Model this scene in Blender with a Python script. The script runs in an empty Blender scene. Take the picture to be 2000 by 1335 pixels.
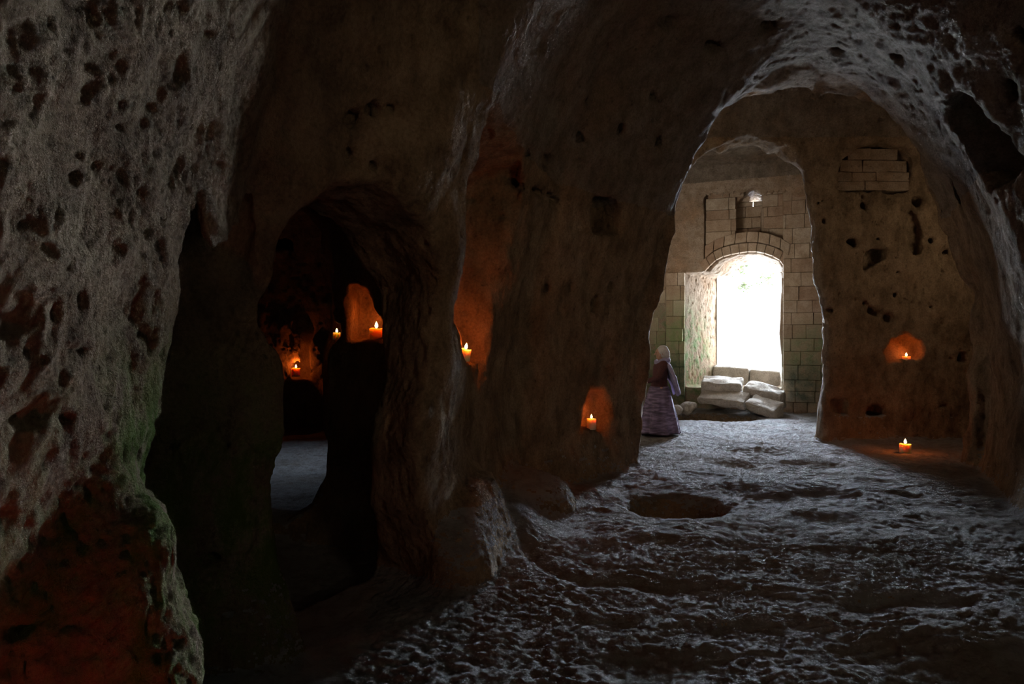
import bpy, bmesh, math, random
import numpy as np
from mathutils import Vector, Matrix

random.seed(7)
C = bpy.context.scene.collection
SC = bpy.context.scene
# ------------------------------------------------------------------ camera, world, exposure
F = 1250.0; HZ = 667.5; CAMZ = 1.6
cam_d = bpy.data.cameras.new('camera'); cam = bpy.data.objects.new('camera', cam_d); C.objects.link(cam)
cam.location = (0, 0, CAMZ); cam.rotation_euler = (math.pi/2, 0, 0)
cam_d.sensor_width = 36; cam_d.lens = 36*F/2000; cam_d.clip_start = .05; cam_d.clip_end = 300
SC.camera = cam
SC.view_settings.view_transform = 'Standard'; SC.view_settings.look = 'None'
SC.view_settings.gamma = 1; SC.view_settings.use_curve_mapping = False
SC.view_settings.exposure = 0.0
w = bpy.data.worlds.new('sky'); SC.world = w; w.use_nodes = True
bg = w.node_tree.nodes['Background']; bg.inputs[0].default_value = (.80, .89, 1.0, 1); bg.inputs[1].default_value = 26
SC.cycles.use_denoising = True
SC.cycles.max_bounces = 8; SC.cycles.diffuse_bounces = 6
SC.cycles.sample_clamp_indirect = 6
try:
    SC.cycles.denoiser = 'OPENIMAGEDENOISE'; SC.cycles.denoising_prefilter = 'ACCURATE'
except Exception: pass

def area_light(name, loc, target, sx, sy, power, color, portal=False):
    d = bpy.data.lights.new(name, 'AREA'); d.shape = 'RECTANGLE'; d.size = sx; d.size_y = sy
    d.energy = power; d.color = color
    if portal: d.cycles.is_portal = True
    o = bpy.data.objects.new(name, d); C.objects.link(o); o.location = loc
    o.rotation_euler = (Vector(target)-Vector(loc)).to_track_quat('-Z', 'Y').to_euler()
    return o

def P(px, py, Y):          # a point of the place from where it is seen and how far it stands
    return np.array([(px-1000)/F*Y, Y, CAMZ-(py-HZ)/F*Y])

# local frame of the masonry end wall: u along the wall, w out through it
WP0 = np.array([3.28, 15.78]); WP1 = np.array([6.99, 14.43])
def frame(p0, p1):
    p0 = np.array(p0, float); p1 = np.array(p1, float)
    t = (p1-p0)/np.linalg.norm(p1-p0); n = np.array([-t[1], t[0]])
    if n @ p0 < 0: n = -n
    return p0, t, n
WF = frame(WP0, WP1)
def onplane(fr, px, py):
    p0, t, n = fr; d = np.array([(px-1000)/F, 1.0]); lam = (p0@n)/(d@n)
    return float((lam*d-p0)@t), float(CAMZ+lam*(HZ-py)/F)
def loc3(fr, u, ww, z):
    p = fr[0]+fr[1]*u+fr[2]*ww; return (float(p[0]), float(p[1]), float(z))

# doorway portal (guides sampling of the daylight) and, further down, the added fill lamps
du0, _ = onplane(WF, 1405, 700); du1, _ = onplane(WF, 1527, 700)
pc = loc3(WF, (du0+du1)/2, 1.62, 2.3); pt = loc3(WF, (du0+du1)/2, -3, 2.35)
area_light('doorway_daylight_portal', pc, pt, 3.2, 3.4, 1, (1, 1, 1), True)
sd = bpy.data.lights.new('hazy_low_sun', 'SUN'); sd.energy = 118; sd.angle = math.radians(50); sd.color = (.70, .83, 1)
so = bpy.data.objects.new('hazy_low_sun', sd); C.objects.link(so)
so.rotation_euler = Vector((-math.sin(math.radians(18)), -math.cos(math.radians(18)), -.18)).to_track_quat('-Z', 'Y').to_euler()
area_light('side_chamber_added_daylight', (-2.95, 9.3, 3.7), (-2.75, 8.4, 0), .4, .4, 8, (.66, .80, 1)).data.spread = math.radians(62)  # added lamp giving the floor its bluish daylight; no shaft is carved
area_light('fill_light_behind_camera', (3.0, -.9, 2.4), (.9, 7.3, 2.4), 1.0, 1.0, 9, (1, .74, .46)).data.spread = math.radians(75)  # added warm fill behind the camera for the dim walls; no entrance there
area_light('end_chamber_fill_light', (1.9, 12.2, 3.0), (5.2, 14.9, 3.3), 1.0, 1.2, 21, (1, .86, .70)).data.spread = math.radians(95)  # added fill, hidden left in the end chamber, brightens the masonry
area_light('crossing_fill_light', (1.1, 8.9, 3.0), (7, 10.2, 3.0), .5, 1.4, 16, (1, .74, .48))  # added unseen fill, lifts the crossing's dark rock face from the left
area_light('crossing_far_fill_light', (7.3, 8.8, 3.4), (5.6, 10.5, 2.8), .6, 1.2, 9, (1, .74, .48))  # second added fill, out of view behind the right pier, same rock face

# ------------------------------------------------------------------ numpy noise
rng = np.random.default_rng(11)
LAT = rng.random((64, 64, 64)).astype(np.float32)*2-1
def vnoise(p, s, off=0.0):
    q = p*np.asarray(s, dtype=np.float32)+np.float32(off+100.37)
    i = np.floor(q).astype(np.int32); f = (q-i).astype(np.float32); f = f*f*(3-2*f)
    i0 = i & 63; i1 = (i+1) & 63
    x0, y0, z0 = i0[:, 0], i0[:, 1], i0[:, 2]; x1, y1, z1 = i1[:, 0], i1[:, 1], i1[:, 2]
    fx, fy, fz = f[:, 0], f[:, 1], f[:, 2]
    a = LAT[x0, y0, z0]*(1-fx)+LAT[x1, y0, z0]*fx; b = LAT[x0, y1, z0]*(1-fx)+LAT[x1, y1, z0]*fx
    c = LAT[x0, y0, z1]*(1-fx)+LAT[x1, y0, z1]*fx; d = LAT[x0, y1, z1]*(1-fx)+LAT[x1, y1, z1]*fx
    return (a*(1-fy)+b*fy)*(1-fz)+(c*(1-fy)+d*fy)*fz
def fbm(p, s, octv=3, off=0.0):
    r = 0; a = 1.0; s = np.asarray(s, dtype=np.float32)*np.ones(3, np.float32)
    for k in range(octv): r = r+a*vnoise(p, s*2.03**k, off+13.7*k); a *= .5
    return r

def poly_sdf(x, y, poly):
    poly = [np.asarray(v, np.float32) for v in poly]; n = len(poly)
    d = np.full(np.broadcast(x, y).shape, 1e9, np.float32); ins = np.zeros(d.shape, bool)
    for i in range(n):
        a = poly[i]; b = poly[(i+1) % n]; e = b-a
        wx = x-a[0]; wy = y-a[1]
        t = np.clip((wx*e[0]+wy*e[1])/(e@e+1e-12), 0, 1)
        d = np.minimum(d, (wx-t*e[0])**2+(wy-t*e[1])**2)
        c = ((a[1] > y) != (b[1] > y)) & (x < (b[0]-a[0])*(y-a[1])/((b[1]-a[1]) if abs(b[1]-a[1]) > 1e-9 else 1e-9)+a[0])
        ins ^= c
    d = np.sqrt(d); d[ins] *= -1
    return d

# ------------------------------------------------------------------ the rock: a solid carved out in a grid, then skinned
H = .045
G0 = np.array([-6.3, -1.6, -1.25]); G1 = np.array([8.3, 17.6, 6.05])
N = np.ceil((G1-G0)/H).astype(int)
gx = (G0[0]+H*np.arange(N[0])).astype(np.float32); gy = (G0[1]+H*np.arange(N[1])).astype(np.float32); gz = (G0[2]+H*np.arange(N[2])).astype(np.float32)
A = np.full((N[0], N[1], N[2]), 3.0, np.float32)      # air distance: negative inside the caves

def smin(a, b, k):
    h = np.clip(.5+.5*(b-a)/k, 0, 1); return b*(1-h)+a*h-k*h*(1-h)
def sub(lo, hi):
    i0 = np.clip(np.floor((np.array(lo)-G0)/H).astype(int), 0, N-1); i1 = np.clip(np.ceil((np.array(hi)-G0)/H).astype(int)+1, 1, N)
    return tuple(slice(a, b) for a, b in zip(i0, i1))
def room(plan, z1, W, z0, flare=.15, ymax=None, ymin=None, k=.12, rnd=.15):
    pl = np.array(plan); m = .6
    s = sub((pl[:, 0].min()-m, pl[:, 1].min()-m, -5), (pl[:, 0].max()+m, pl[:, 1].max()+m, 9))
    X = gx[s[0]][:, None]; Y = gy[s[1]][None, :]; z = gz[s[2]]
    d = poly_sdf(X, Y, plan)
    if rnd: d = d+0
    q = np.clip((z-z0)/(z1-z0), 0, .999)
    ins = W*(1-np.sqrt(1-q*q))+flare*np.exp(-np.clip(z, 0, 9)/.38)
    f = d[:, :, None]+ins[None, None, :].astype(np.float32)
    f = np.maximum(f, (z-z1+.02)[None, None, :])
    if ymax is not None: f = np.maximum(f, (Y-ymax)[:, :, None])
    if ymin is not None: f = np.maximum(f, (ymin-Y)[:, :, None])
    A[s] = smin(A[s], f, k)
def prism(fr, poly, w0, w1, k=.05, rnd=0.03, splay=0.0, px=True):
    if px: poly = [onplane(fr, a, b) for a, b in poly]
    p0, t, n = fr; pl = np.array(poly); m = .35
    cs = [p0+t*u+n*ww for u in (pl[:, 0].min()-m, pl[:, 0].max()+m) for ww in (w0-m, w1+m)]
    cs = np.array(cs)
    s = sub((cs[:, 0].min(), cs[:, 1].min(), pl[:, 1].min()-m), (cs[:, 0].max(), cs[:, 1].max(), pl[:, 1].max()+m))
    X = gx[s[0]][:, None, None]; Y = gy[s[1]][None, :, None]; Z = gz[s[2]][None, None, :]
    U = ((X-p0[0])*t[0]+(Y-p0[1])*t[1]); Wd = (X-p0[0])*n[0]+(Y-p0[1])*n[1]
    if splay:      # the left side closes in with depth
        um = pl[:, 0].max(); L = um-pl[:, 0].min()
        g = 1-splay*np.clip(Wd, 0, w1)/w1/L; U = um-(um-U)/g
    d = poly_sdf(U+0*Z, Z+0*U, poly)
    f = np.maximum(d, np.maximum(w0-Wd, Wd-w1))+rnd*0
    A[s] = smin(A[s], f.astype(np.float32), k)
def blob(c, r, k=.05):
    c = np.array(c, float); r = np.array(r, float)
    s = sub(c-r-.3, c+r+.3)
    X = (gx[s[0]][:, None, None]-c[0])/r[0]; Y = (gy[s[1]][None, :, None]-c[1])/r[1]; Z = (gz[s[2]][None, None, :]-c[2])/r[2]
    f = (np.sqrt(X*X+Y*Y+Z*Z)-1)*r.min()
    A[s] = smin(A[s], f.astype(np.float32), k)

# main chamber
planA = [(-1.15, -1.3), (-1.36, .9), (-1.38, 2.3), (-1.42, 3.05), (-1.30, 3.17), (-.52, 4.30), (-.45, 4.7), (-.38, 5.5), (.05, 6.75),
         (1.50, 8.2), (1.62, 9.9), (6.15, 9.9), (6.12, 8.2), (4.70, 5.6), (4.3, 3), (3.9, 0), (3.4, -1.3)]
room(planA, 5.05, 2.25, .35, ymax=8.2)
FY = lambda y: frame((-1.0, y), (1.0, y))
room([(-1.2, 2.42), (-2.2, 2.50), (-2.15, 3.05), (-1.2, 3.10)], 2.75, .25, 1.7, flare=.02, k=.03)
PA = [(1250, 930), (1248, 905), (1262, 760), (1285, 600), (1316, 420), (1338, 320), (1390, 238), (1470, 175), (1590, 147), (1700, 165), (1772, 205), (1796, 270),
      (1812, 330), (1850, 400), (1888, 490), (1922, 565), (1915, 700), (1900, 930)]
prism(FY(8.2), PA, -.25, .45, k=.03)
# crossing bay
planB = [(.7, 8.45), (.7, 10.5), (7.9, 10.5), (7.9, 8.45)]
room(planB, 6.0, 1.5, 3.9, flare=.05)
# inner arch
PB = [(1200, 900), (1215, 700), (1250, 560), (1290, 440), (1335, 340), (1370, 303), (1450, 281), (1520, 297), (1558, 340), (1578, 400), (1588, 440), (1592, 500),
      (1600, 570), (1608, 640), (1600, 690), (1602, 740), (1596, 800), (1590, 900)]
prism(FY(10.7), PB, -1.0, .5, k=.02)
# end chamber
planC = [(1.3, 10.8), (5.35, 10.8), (6.15, 12.4), (7.35, 14.3), (6.99, 14.43), (3.28, 15.78), (2.0, 16.2), (1.4, 14.0)]
room(planC, 5.7, .8, 4.2, flare=.0)
prism(WF, [(1376, 540), (1376, 375), (1392, 330), (1450, 302), (1512, 312), (1547, 350), (1549, 540)], -.1, .16, k=.015)
DOOR = [(1336, 800), (1336, 533), (1380, 530), (1402, 507), (1440, 496), (1480, 493), (1520, 508), (1528, 520), (1524, 600), (1521, 650), (1527, 690), (1527, 800)]
DOORu = [onplane(WF, a, b) for a, b in DOOR]
DOORu[0] = (DOORu[0][0], .52); DOORu[-1] = (DOORu[-1][0], .52)
prism(WF, DOORu, -.3, 1.7, k=.02, splay=.75, px=False)
WIN = [(1434, 457), (1436, 402), (1448, 384), (1466, 370), (1482, 372), (1488, 385), (1487, 457)]
prism(WF, WIN, -.2, .75, k=.015)
prism(WF, [(1466, 392), (1463, 377), (1474, 366), (1486, 371), (1492, 386), (1491, 404), (1481, 404)], -.2, 1.7, k=.01)
# side passage, side chamber
planD = [(-1.55, 3.72), (-.95, 4.5), (-.92, 5.5), (-2.45, 5.5), (-2.6, 4.4)]
room(planD, 3.0, .5, 1.6, flare=.05)
P1 = frame((-1.17, 3.4), (-.45, 4.4))
D1 = [(574, 1290), (560, 1100), (540, 900), (528, 720), (492, 660), (474, 620), (505, 480), (545, 405), (610, 368), (700, 378), (790, 440), (838, 560), (818, 700), (806, 850), (815, 1000), (868, 1140)]
prism(P1, D1, -.3, .6, k=.05)
prism(FY(5.5), [(440, 1010), (560, 1018), (605, 990), (632, 930), (642, 850), (646, 700), (652, 560), (640, 470), (585, 400), (500, 390), (420, 600)], -.2, .5, k=.04)
planE = [(-1.75, 5.9), (-2.1, 12.0), (-6.0, 12.0), (-5.8, 7.0), (-4.2, 5.9)]
room(planE, 3.9, .9, 2.0, flare=.05)
prism(FY(12.0), [(565, 741), (563, 640), (575, 610), (600, 610), (609, 650), (608, 741)], -.1, .42, k=.03)
prism(FY(12.0), [(508, 490), (512, 415), (578, 405), (580, 490)], -.3, .5, k=.03)
prism(FY(5.5), [(679, 667), (681, 590), (684, 556), (712, 560), (757, 622), (762, 667)], -.1, .36, k=.012)
prism(FY(5.5), [(648, 663), (648, 640), (652, 629), (662, 629), (667, 640), (667, 663)], -.1, .30, k=.01)
# recess behind the rock pillar, with its ledge
prism(FY(4.6), [(1040, 709), (1020, 230), (930, 265), (872, 300), (890, 345), (862, 385), (882, 405), (872, 460), (832, 540), (838, 590), (876, 650), (892, 709)], -.3, 1.15, k=.03)
# niche and flutes low in the left wall
A2 = frame((-.35, 6.35), (1.50, 8.2))
prism(A2, [(1138, 836), (1140, 790), (1152, 758), (1178, 766), (1188, 800), (1184, 838)], -.6, .16, k=.03)
prism(A2, [(1212, 925), (1218, 800), (1214, 715), (1226, 760), (1240, 900)], -.6, -.06, k=.03)
def Aat(p):
    q = (np.asarray(p)-G0)/H; i = np.floor(q).astype(int); f = q-i
    if (i < 0).any() or (i >= N-1).any(): return 9.0
    c = A[i[0]:i[0]+2, i[1]:i[1]+2, i[2]:i[2]+2]; c = c[0]*(1-f[0])+c[1]*f[0]; c = c[0]*(1-f[1])+c[1]*f[1]; return float(c[0]*(1-f[2])+c[1]*f[2])
def hit(px, py):
    Y = 1.0
    while Y < 17 and Aat(P(px, py, Y)) < 0: Y += .03
    p = P(px, py, Y); e = .12
    g = np.array([Aat(p+np.eye(3)[k]*e)-Aat(p-np.eye(3)[k]*e) for k in range(3)]); return p, g/np.linalg.norm(g)
def hole(poly, dep, k=.012, up=.15):
    dep += .10*(np.mean([q[0] for q in poly]) > 560)      # cuts an outline into whatever rock face stands there, square to the face
    c = np.mean(np.array(poly, float), 0); p, n = hit(*c)
    view = (p-np.array([0, 0, CAMZ])); view /= np.linalg.norm(view)
    if n@view < .35: n = n+view*.5; n /= np.linalg.norm(n)
    e1 = np.cross(n, [0, 0, 1.0]); e1 /= np.linalg.norm(e1); e2 = np.cross(e1, n); o_ = np.array([0, 0, CAMZ]); pl = []
    for a, b_ in poly:
        d = np.array([(a-1000)/F, 1, (HZ-b_)/F]); lam = ((p-o_)@n)/(d@n); q = o_+d*lam-p; pl.append((q@e1, q@e2))
    pa = np.array(pl); R_ = np.abs(pa).max()+.15
    s = sub(p-R_-dep*.7, p+R_+dep*.7)
    X = gx[s[0]][:, None, None]-p[0]; Y = gy[s[1]][None, :, None]-p[1]; Z = gz[s[2]][None, None, :]-p[2]
    u = X*e1[0]+Y*e1[1]+Z*e1[2]; v_ = X*e2[0]+Y*e2[1]+Z*e2[2]; w_ = X*n[0]+Y*n[1]+Z*n[2]
    f = np.maximum(poly_sdf(u, v_, pl), np.maximum(-up-w_, w_-dep)); A[s] = smin(A[s], f.astype(np.float32), k)
def dot(px, py, r, dep=None, tall=1.0):
    dep = dep or .05+r*.004
    if px < 300: r *= .72; dep *= .8
    hole([(px+r*math.cos(t*.7854+px)*random.uniform(.75, 1.1), py+r*tall*math.sin(t*.7854+px)*random.uniform(.75, 1.1)) for t in range(8)], dep, k=.02)
hole([(1146, 461), (1143, 440), (1156, 376), (1204, 384), (1213, 410), (1211, 463)], .32, k=.006)
for q, dep in [([(1050, 333), (1050, 302), (1084, 300), (1086, 330), (1070, 338)], .14), ([(1118, 284), (1119, 266), (1132, 260), (1148, 266), (1148, 285)], .12),
               ([(1020, 312), (1021, 285), (1038, 286), (1038, 312)], .08), ([(1280, 290), (1282, 272), (1296, 265), (1296, 285)], .12), ([(1204, 265), (1206, 240), (1220, 240), (1222, 262)], .06),
               ([(1008, 372), (1008, 350), (1030, 352), (1032, 376)], .07), ([(1028, 378), (1030, 358), (1064, 366), (1064, 386)], .05), ([(1060, 388), (1062, 370), (1094, 384), (1090, 400)], .06),
               ([(1127, 402), (1128, 384), (1140, 380), (1138, 404)], .07),
               ([(1102, 562), (1108, 545), (1120, 548), (1116, 584)], .1), ([(1157, 612), (1160, 585), (1171, 572), (1170, 602)], .12), ([(1097, 402), (1102, 382), (1110, 384), (1104, 406)], .08),
               ([(1170, 512), (1174, 499), (1182, 500), (1179, 514)], .07), ([(1191, 566), (1193, 549), (1201, 550), (1199, 567)], .07), ([(1111, 457), (1113, 446), (1122, 447), (1121, 459)], .07),
               ([(1268, 540), (1278, 480), (1288, 484), (1280, 545)], .07), ([(1060, 572), (1063, 555), (1078, 555), (1075, 574)], .06), ([(1030, 470), (1036, 440), (1046, 440), (1040, 500)], .02),
               # on the right: the big dark hollow high in the vault and its neighbours
               ([(1834, 232), (1846, 190), (1878, 172), (1905, 187), (1925, 228), (1962, 275), (1986, 325), (1976, 360), (1935, 382), (1900, 345), (1868, 292)], .55),
               ([(1845, 335), (1860, 335), (1884, 385), (1882, 408), (1862, 405)], .2), ([(1956, 172), (1968, 158), (1984, 165), (1985, 202), (1966, 198)], .2),
               ([(1912, 520), (1922, 505), (1936, 530), (1930, 552), (1916, 548)], .15), ([(1960, 70), (1985, 55), (2010, 70), (2000, 95)], .12)]:
    hole(q, dep)
for a in [(1745, 112, 22, .1, .7), (1635, 97, 16, .07, .6), (1400, 92, 26, .09, .6), (1300, 45, 20, .06, .5), (1500, 60, 18, .05, .6), (1190, 105, 9), (1275, 190, 8), (1150, 200, 6), (1075, 330, 4),
          # the near left rock and the rock face beyond it
          (86, 285, 20, .07), (61, 365, 13, .06, 1.8), (289, 243, 13, .06, 1.2), (245, 252, 12, .05, 1.8), (174, 143, 11, .05), (185, 88, 12, .05), (264, 96, 9, .04, 1.5), (357, 101, 10, .05), (182, 407, 11, .05),
          (100, 411, 12, .05), (168, 482, 11, .05, 1.4), (99, 539, 9, .04), (147, 315, 9, .04), (42, 453, 24, .09, 1.3), (60, 520, 16, .06, 1.5), (185, 578, 9, .05, 1.3), (228, 716, 16, .06, 1.5), (109, 706, 14, .06), (244, 1038, 28, .1),
          (150, 640, 10, .04), (75, 610, 12, .05), (215, 640, 8, .04), (130, 800, 12, .05), (200, 820, 9, .04), (300, 700, 7, .04), (255, 560, 7, .03), (120, 200, 12, .05), (220, 340, 7, .03), (60, 800, 18, .07), (110, 950, 15, .06), (180, 1120, 18, .07, .8),
          (450, 517, 8), (372, 631, 7), (338, 753, 6), (413, 825, 9), (447, 869, 9), (338, 869, 10), (413, 1094, 16), (430, 600, 5), (400, 700, 5), (380, 960, 8), (470, 780, 7),
          (545, 122, 10, .08, 1.5), (541, 158, 10, .09, 1.8), (573, 172, 10, .07, .8), (604, 215, 6), (557, 243, 10, .06, .8), (472, 22, 14), (700, 300, 7), (740, 215, 5), (808, 375, 9, .06, 1.4), (700, 232, 9), (775, 212, 7), (800, 310, 11), (730, 325, 9, .05), (690, 322, 6),
          (437, 200, 8), (500, 260, 6), (840, 250, 30, .07, .5)]:
    dot(*a)
# right hand rock face of the crossing: niches and holes
FB = FY(10.5)
prism(FB, [(1634, 372), (1638, 320), (1660, 288), (1710, 278), (1760, 290), (1778, 325), (1778, 345), (1772, 372)], -2.0, .2, k=.02)
prism(FB, [(1738, 703), (1736, 685), (1748, 664), (1775, 655), (1800, 668), (1806, 690), (1800, 703)], -.4, .24, k=.03)
for q, dep in [([(1648, 470), (1660, 461), (1678, 465), (1682, 476), (1668, 486)], .3), ([(1694, 472), (1716, 454), (1724, 460), (1720, 475)], .3),
               ([(1690, 530), (1691, 495), (1700, 482), (1733, 484), (1731, 505), (1705, 520)], .12), ([(1627, 808), (1626, 784), (1656, 783), (1654, 809)], .04),
               ([(1699, 811), (1700, 796), (1714, 789), (1729, 796), (1729, 812)], .28), ([(1826, 802), (1827, 786), (1854, 786), (1855, 800)], .12), ([(1872, 705), (1876, 690), (1886, 688), (1887, 705)], .2),
               ([(1785, 395), (1790, 386), (1801, 388), (1802, 398), (1792, 402)], .16), ([(1770, 460), (1776, 410), (1786, 408), (1800, 440), (1798, 500), (1780, 500)], .05)]:
    hole(q, dep)
for a in [(1590, 385, 3.5), (1596, 393, 4), (1604, 382, 3), (1606, 390, 3), (1607, 432, 5), (1684, 381, 3), (1722, 406, 4), (1688, 402, 4, .05, 2), (1615, 608, 6, .1, 1.3), (1628, 472, 4), (1620, 480, 3), (1637, 492, 3), (1640, 468, 3), (1605, 482, 3),
          (1748, 502, 5, .08, 1.2), (1690, 441, 4), (1700, 430, 3), (1626, 520, 3), (1632, 525, 3), (1645, 535, 4), (1755, 530, 3), (1850, 490, 6, .08, .6), (1820, 470, 5), (1800, 520, 5), (1840, 530, 4), (1860, 460, 4), (1876, 610, 5, .08, 1.6),
          (1705, 605, 4), (1715, 612, 3), (1740, 620, 3), (1820, 600, 4), (1835, 606, 4), (1845, 640, 4), (1880, 640, 6), (1690, 590, 3), (1660, 560, 3), (1750, 575, 3), (1780, 590, 3), (1860, 700, 3), (1790, 850, 4), (1630, 560, 3)]:
    dot(*a, **({} if len(a) > 3 else {'dep': .08}))
# hollows high on the right of the vault
SR = frame((4.70, 5.6), (6.12, 8.2))
# weathered pockets in the near left rock
def rock(c, r, k=.06):      # a swelling of solid rock
    c = np.array(c, float); r = np.array(r, float); s = sub(c-r-.3, c+r+.3)
    X = (gx[s[0]][:, None, None]-c[0])/r[0]; Y = (gy[s[1]][None, :, None]-c[1])/r[1]; Z = (gz[s[2]][None, None, :]-c[2])/r[2]
    f = (1-np.sqrt(X*X+Y*Y+Z*Z))*r.min(); A[s] = -smin(-A[s], -f.astype(np.float32), k)
rock((-1.50, 2.12, -.1), (.42, .36, 1.55))
rock((-.35, 5.0, -.05), (.34, .9, .62), .12); rock((.15, 6.3, -.1), (.5, .5, .45), .12)
# floor relief
XX = gx[:, None]; YY = gy[None, :]
p2 = np.stack([(XX+0*YY).ravel(), (YY+0*XX).ravel(), np.zeros(XX.size*YY.size, np.float32)], 1).astype(np.float32)
def g2(cx, cy, rx, ry, sharp=1.0, ang=0):
    dx = XX-cx; dy = YY-cy; ca, sa = math.cos(ang), math.sin(ang)
    u = (dx*ca+dy*sa)/rx; v = (-dx*sa+dy*ca)/ry
    return 1/(1+np.exp(np.clip((np.sqrt(u*u+v*v)-1)*(6*sharp), -30, 30)))
FZ = (fbm(p2, (1.5, 1.1, 1), 2, 3)*.022+fbm(p2, (4.2, 3.6, 1), 3, 9)*.012).reshape(XX.size, YY.size)
FZ += (-np.abs(fbm(p2, (2.4, 3.2, 1), 2, 21))*.015).reshape(FZ.shape)
def floor_at(px, py): Y = F*CAMZ/(py-HZ); return (px-1000)/F*Y, Y
def hollow(px, py, rx, ry, dep, sharp=1.0, ang=0):
    global FZ
    if dep < .2: dep *= .62 if py < 1020 else .38; sharp *= 1.3
    cx, cy = floor_at(px, py); FZ = FZ-dep*g2(cx, cy, rx, ry, sharp, ang)
hollow(1322, 984, .42, .40, .42, 2.2, .15)
hollow(1485, 880, .5, .34, .10); hollow(1570, 906, .42, .32, .10, 1.2); hollow(1505, 972, .3, .22, .09, 1.3); hollow(1432, 905, .3, .25, .09); hollow(1600, 965, .35, .2, .07)
hollow(1440, 955, .25, .2, .06); hollow(1620, 1015, .3, .22, .07); hollow(1370, 1060, .42, .16, .07); hollow(1440, 1065, .2, .12, .05); hollow(1650, 1080, .4, .12, .06)
hollow(1410, 1150, .42, .16, .10, 1.2, -.3); hollow(1790, 1185, .42, .22, .16, 1.6, .1); hollow(1775, 965, .2, .1, .06, 1.2); hollow(1205, 1215, .2, .1, .05); hollow(1150, 870, .1, .1, .0)
hollow(1150, 1000, .3, .2, .03); hollow(1500, 1230, .5, .12, .05); hollow(1640, 1270, .4, .1, .05); hollow(1350, 1290, .5, .1, .06); hollow(1240, 1060, .5, .12, .05, 1, .5)
FZ += .10*g2(*floor_at(1900, 1240), .55, .35, .8)
# channel along the left of the floor
ch = [floor_at(a, b) for a, b in [(1002, 1045), (1035, 1085), (1085, 1112), (1150, 1130), (1230, 1125), (1300, 1150)]]
dl = np.full(FZ.shape, 9.0)
for a, b in zip(ch[:-1], ch[1:]):
    ex, ey = b[0]-a[0], b[1]-a[1]; t_ = np.clip(((XX-a[0])*ex+(YY-a[1])*ey)/(ex*ex+ey*ey), 0, 1)
    dl = np.minimum(dl, np.hypot(XX-a[0]-t_*ex, YY-a[1]-t_*ey))
FZ -= .06*np.exp(-(dl/.06)**2)
# rock foot left of it
FZ += .22*g2(-.12, 5.6, .34, .75, .9)+.10*g2(-.35, 4.75, .2, .35, 1)
# cistern mouth before the steps
FZ -= 1.1*g2(4.27, 13.9, .90, .72, 5, -.35)
FZ = FZ-.25*g2(-1.4, 4.7, .6, .9, .8)
FZ = FZ.astype(np.float32)
zz = gz[None, None, :]
A = np.maximum(A, FZ[:, :, None]-zz)
# steps and threshold keep the passage floor
# rock noise in a band round the surface
band = np.argwhere(np.abs(A) < .22)
bp = (G0+band*H).astype(np.float32)
amp = np.clip((bp[:, 2]-.1)/.4, .25, 1)
wloc = (bp[:, 0]-WF[0][0])*WF[2][0]+(bp[:, 1]-WF[0][1])*WF[2][1]
amp = amp*np.where(wloc > -.45, .25, 1)
dn = fbm(bp, 1.3, 2, 5)*.05+fbm(bp, (4.1, 4.1, 2.6), 3, 2)*.036
A[band[:, 0], band[:, 1], band[:, 2]] += (dn*amp).astype(np.float32)
del band, bp, dn

def surface_nets(A, H=H, G0=G0):
    S = A < 0
    nx, ny, nz = A.shape
    c = S[:-1, :-1, :-1].astype(np.uint8)
    cnt = np.zeros((nx-1, ny-1, nz-1), np.uint8)
    for i in (0, 1):
        for j in (0, 1):
            for k in (0, 1):
                cnt += S[i:nx-1+i, j:ny-1+j, k:nz-1+k]
    act = np.argwhere((cnt > 0) & (cnt < 8)); del cnt
    idx = -np.ones((nx-1, ny-1, nz-1), np.int32); idx[act[:, 0], act[:, 1], act[:, 2]] = np.arange(len(act))
    acc = np.zeros((len(act), 3), np.float32); num = np.zeros(len(act), np.float32)
    cor = [(i, j, k) for i in (0, 1) for j in (0, 1) for k in (0, 1)]
    for a in cor:
        for ax in range(3):
            if a[ax]: continue
            b = list(a); b[ax] = 1
            va = A[act[:, 0]+a[0], act[:, 1]+a[1], act[:, 2]+a[2]]; vb = A[act[:, 0]+b[0], act[:, 1]+b[1], act[:, 2]+b[2]]
            m = (va < 0) != (vb < 0); t = np.where(m, va/(va-vb+1e-12), 0)
            pnt = np.tile(np.array(a, np.float32), (len(act), 1)); pnt[:, ax] += t
            acc += pnt*m[:, None]; num += m
    V = (act+acc/num[:, None])*H+G0
    quads = []
    for ax in range(3):
        sl0 = [slice(1, -1)]*3; sl1 = [slice(1, -1)]*3; sl0[ax] = slice(0, -1); sl1[ax] = slice(1, None)
        s0 = S[tuple(sl0)]; s1 = S[tuple(sl1)]
        e = np.argwhere(s0 != s1); flip = s0[e[:, 0], e[:, 1], e[:, 2]]
        off = np.ones(3, int); off[ax] = 0; e = e+off
        u, v = [(1, 2), (2, 0), (0, 1)][ax]
        def gi(du, dv):
            q = e.copy(); q[:, u] -= du; q[:, v] -= dv
            ok = (q < np.array(idx.shape)).all(1); q = np.minimum(q, np.array(idx.shape)-1)
            return np.where(ok, idx[q[:, 0], q[:, 1], q[:, 2]], -1)
        Q = np.stack([gi(1, 1), gi(0, 1), gi(0, 0), gi(1, 0)], 1)
        Q = Q[(Q >= 0).all(1) | True]; 
        Q[~flip] = Q[~flip][:, ::-1]
        quads.append(Q[(Q >= 0).all(1)])
    Q = np.concatenate(quads)
    return V.astype(np.float32), Q[:, ::-1].astype(np.int32)
V, Q = surface_nets(A); floor_z = FZ
del A

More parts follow.
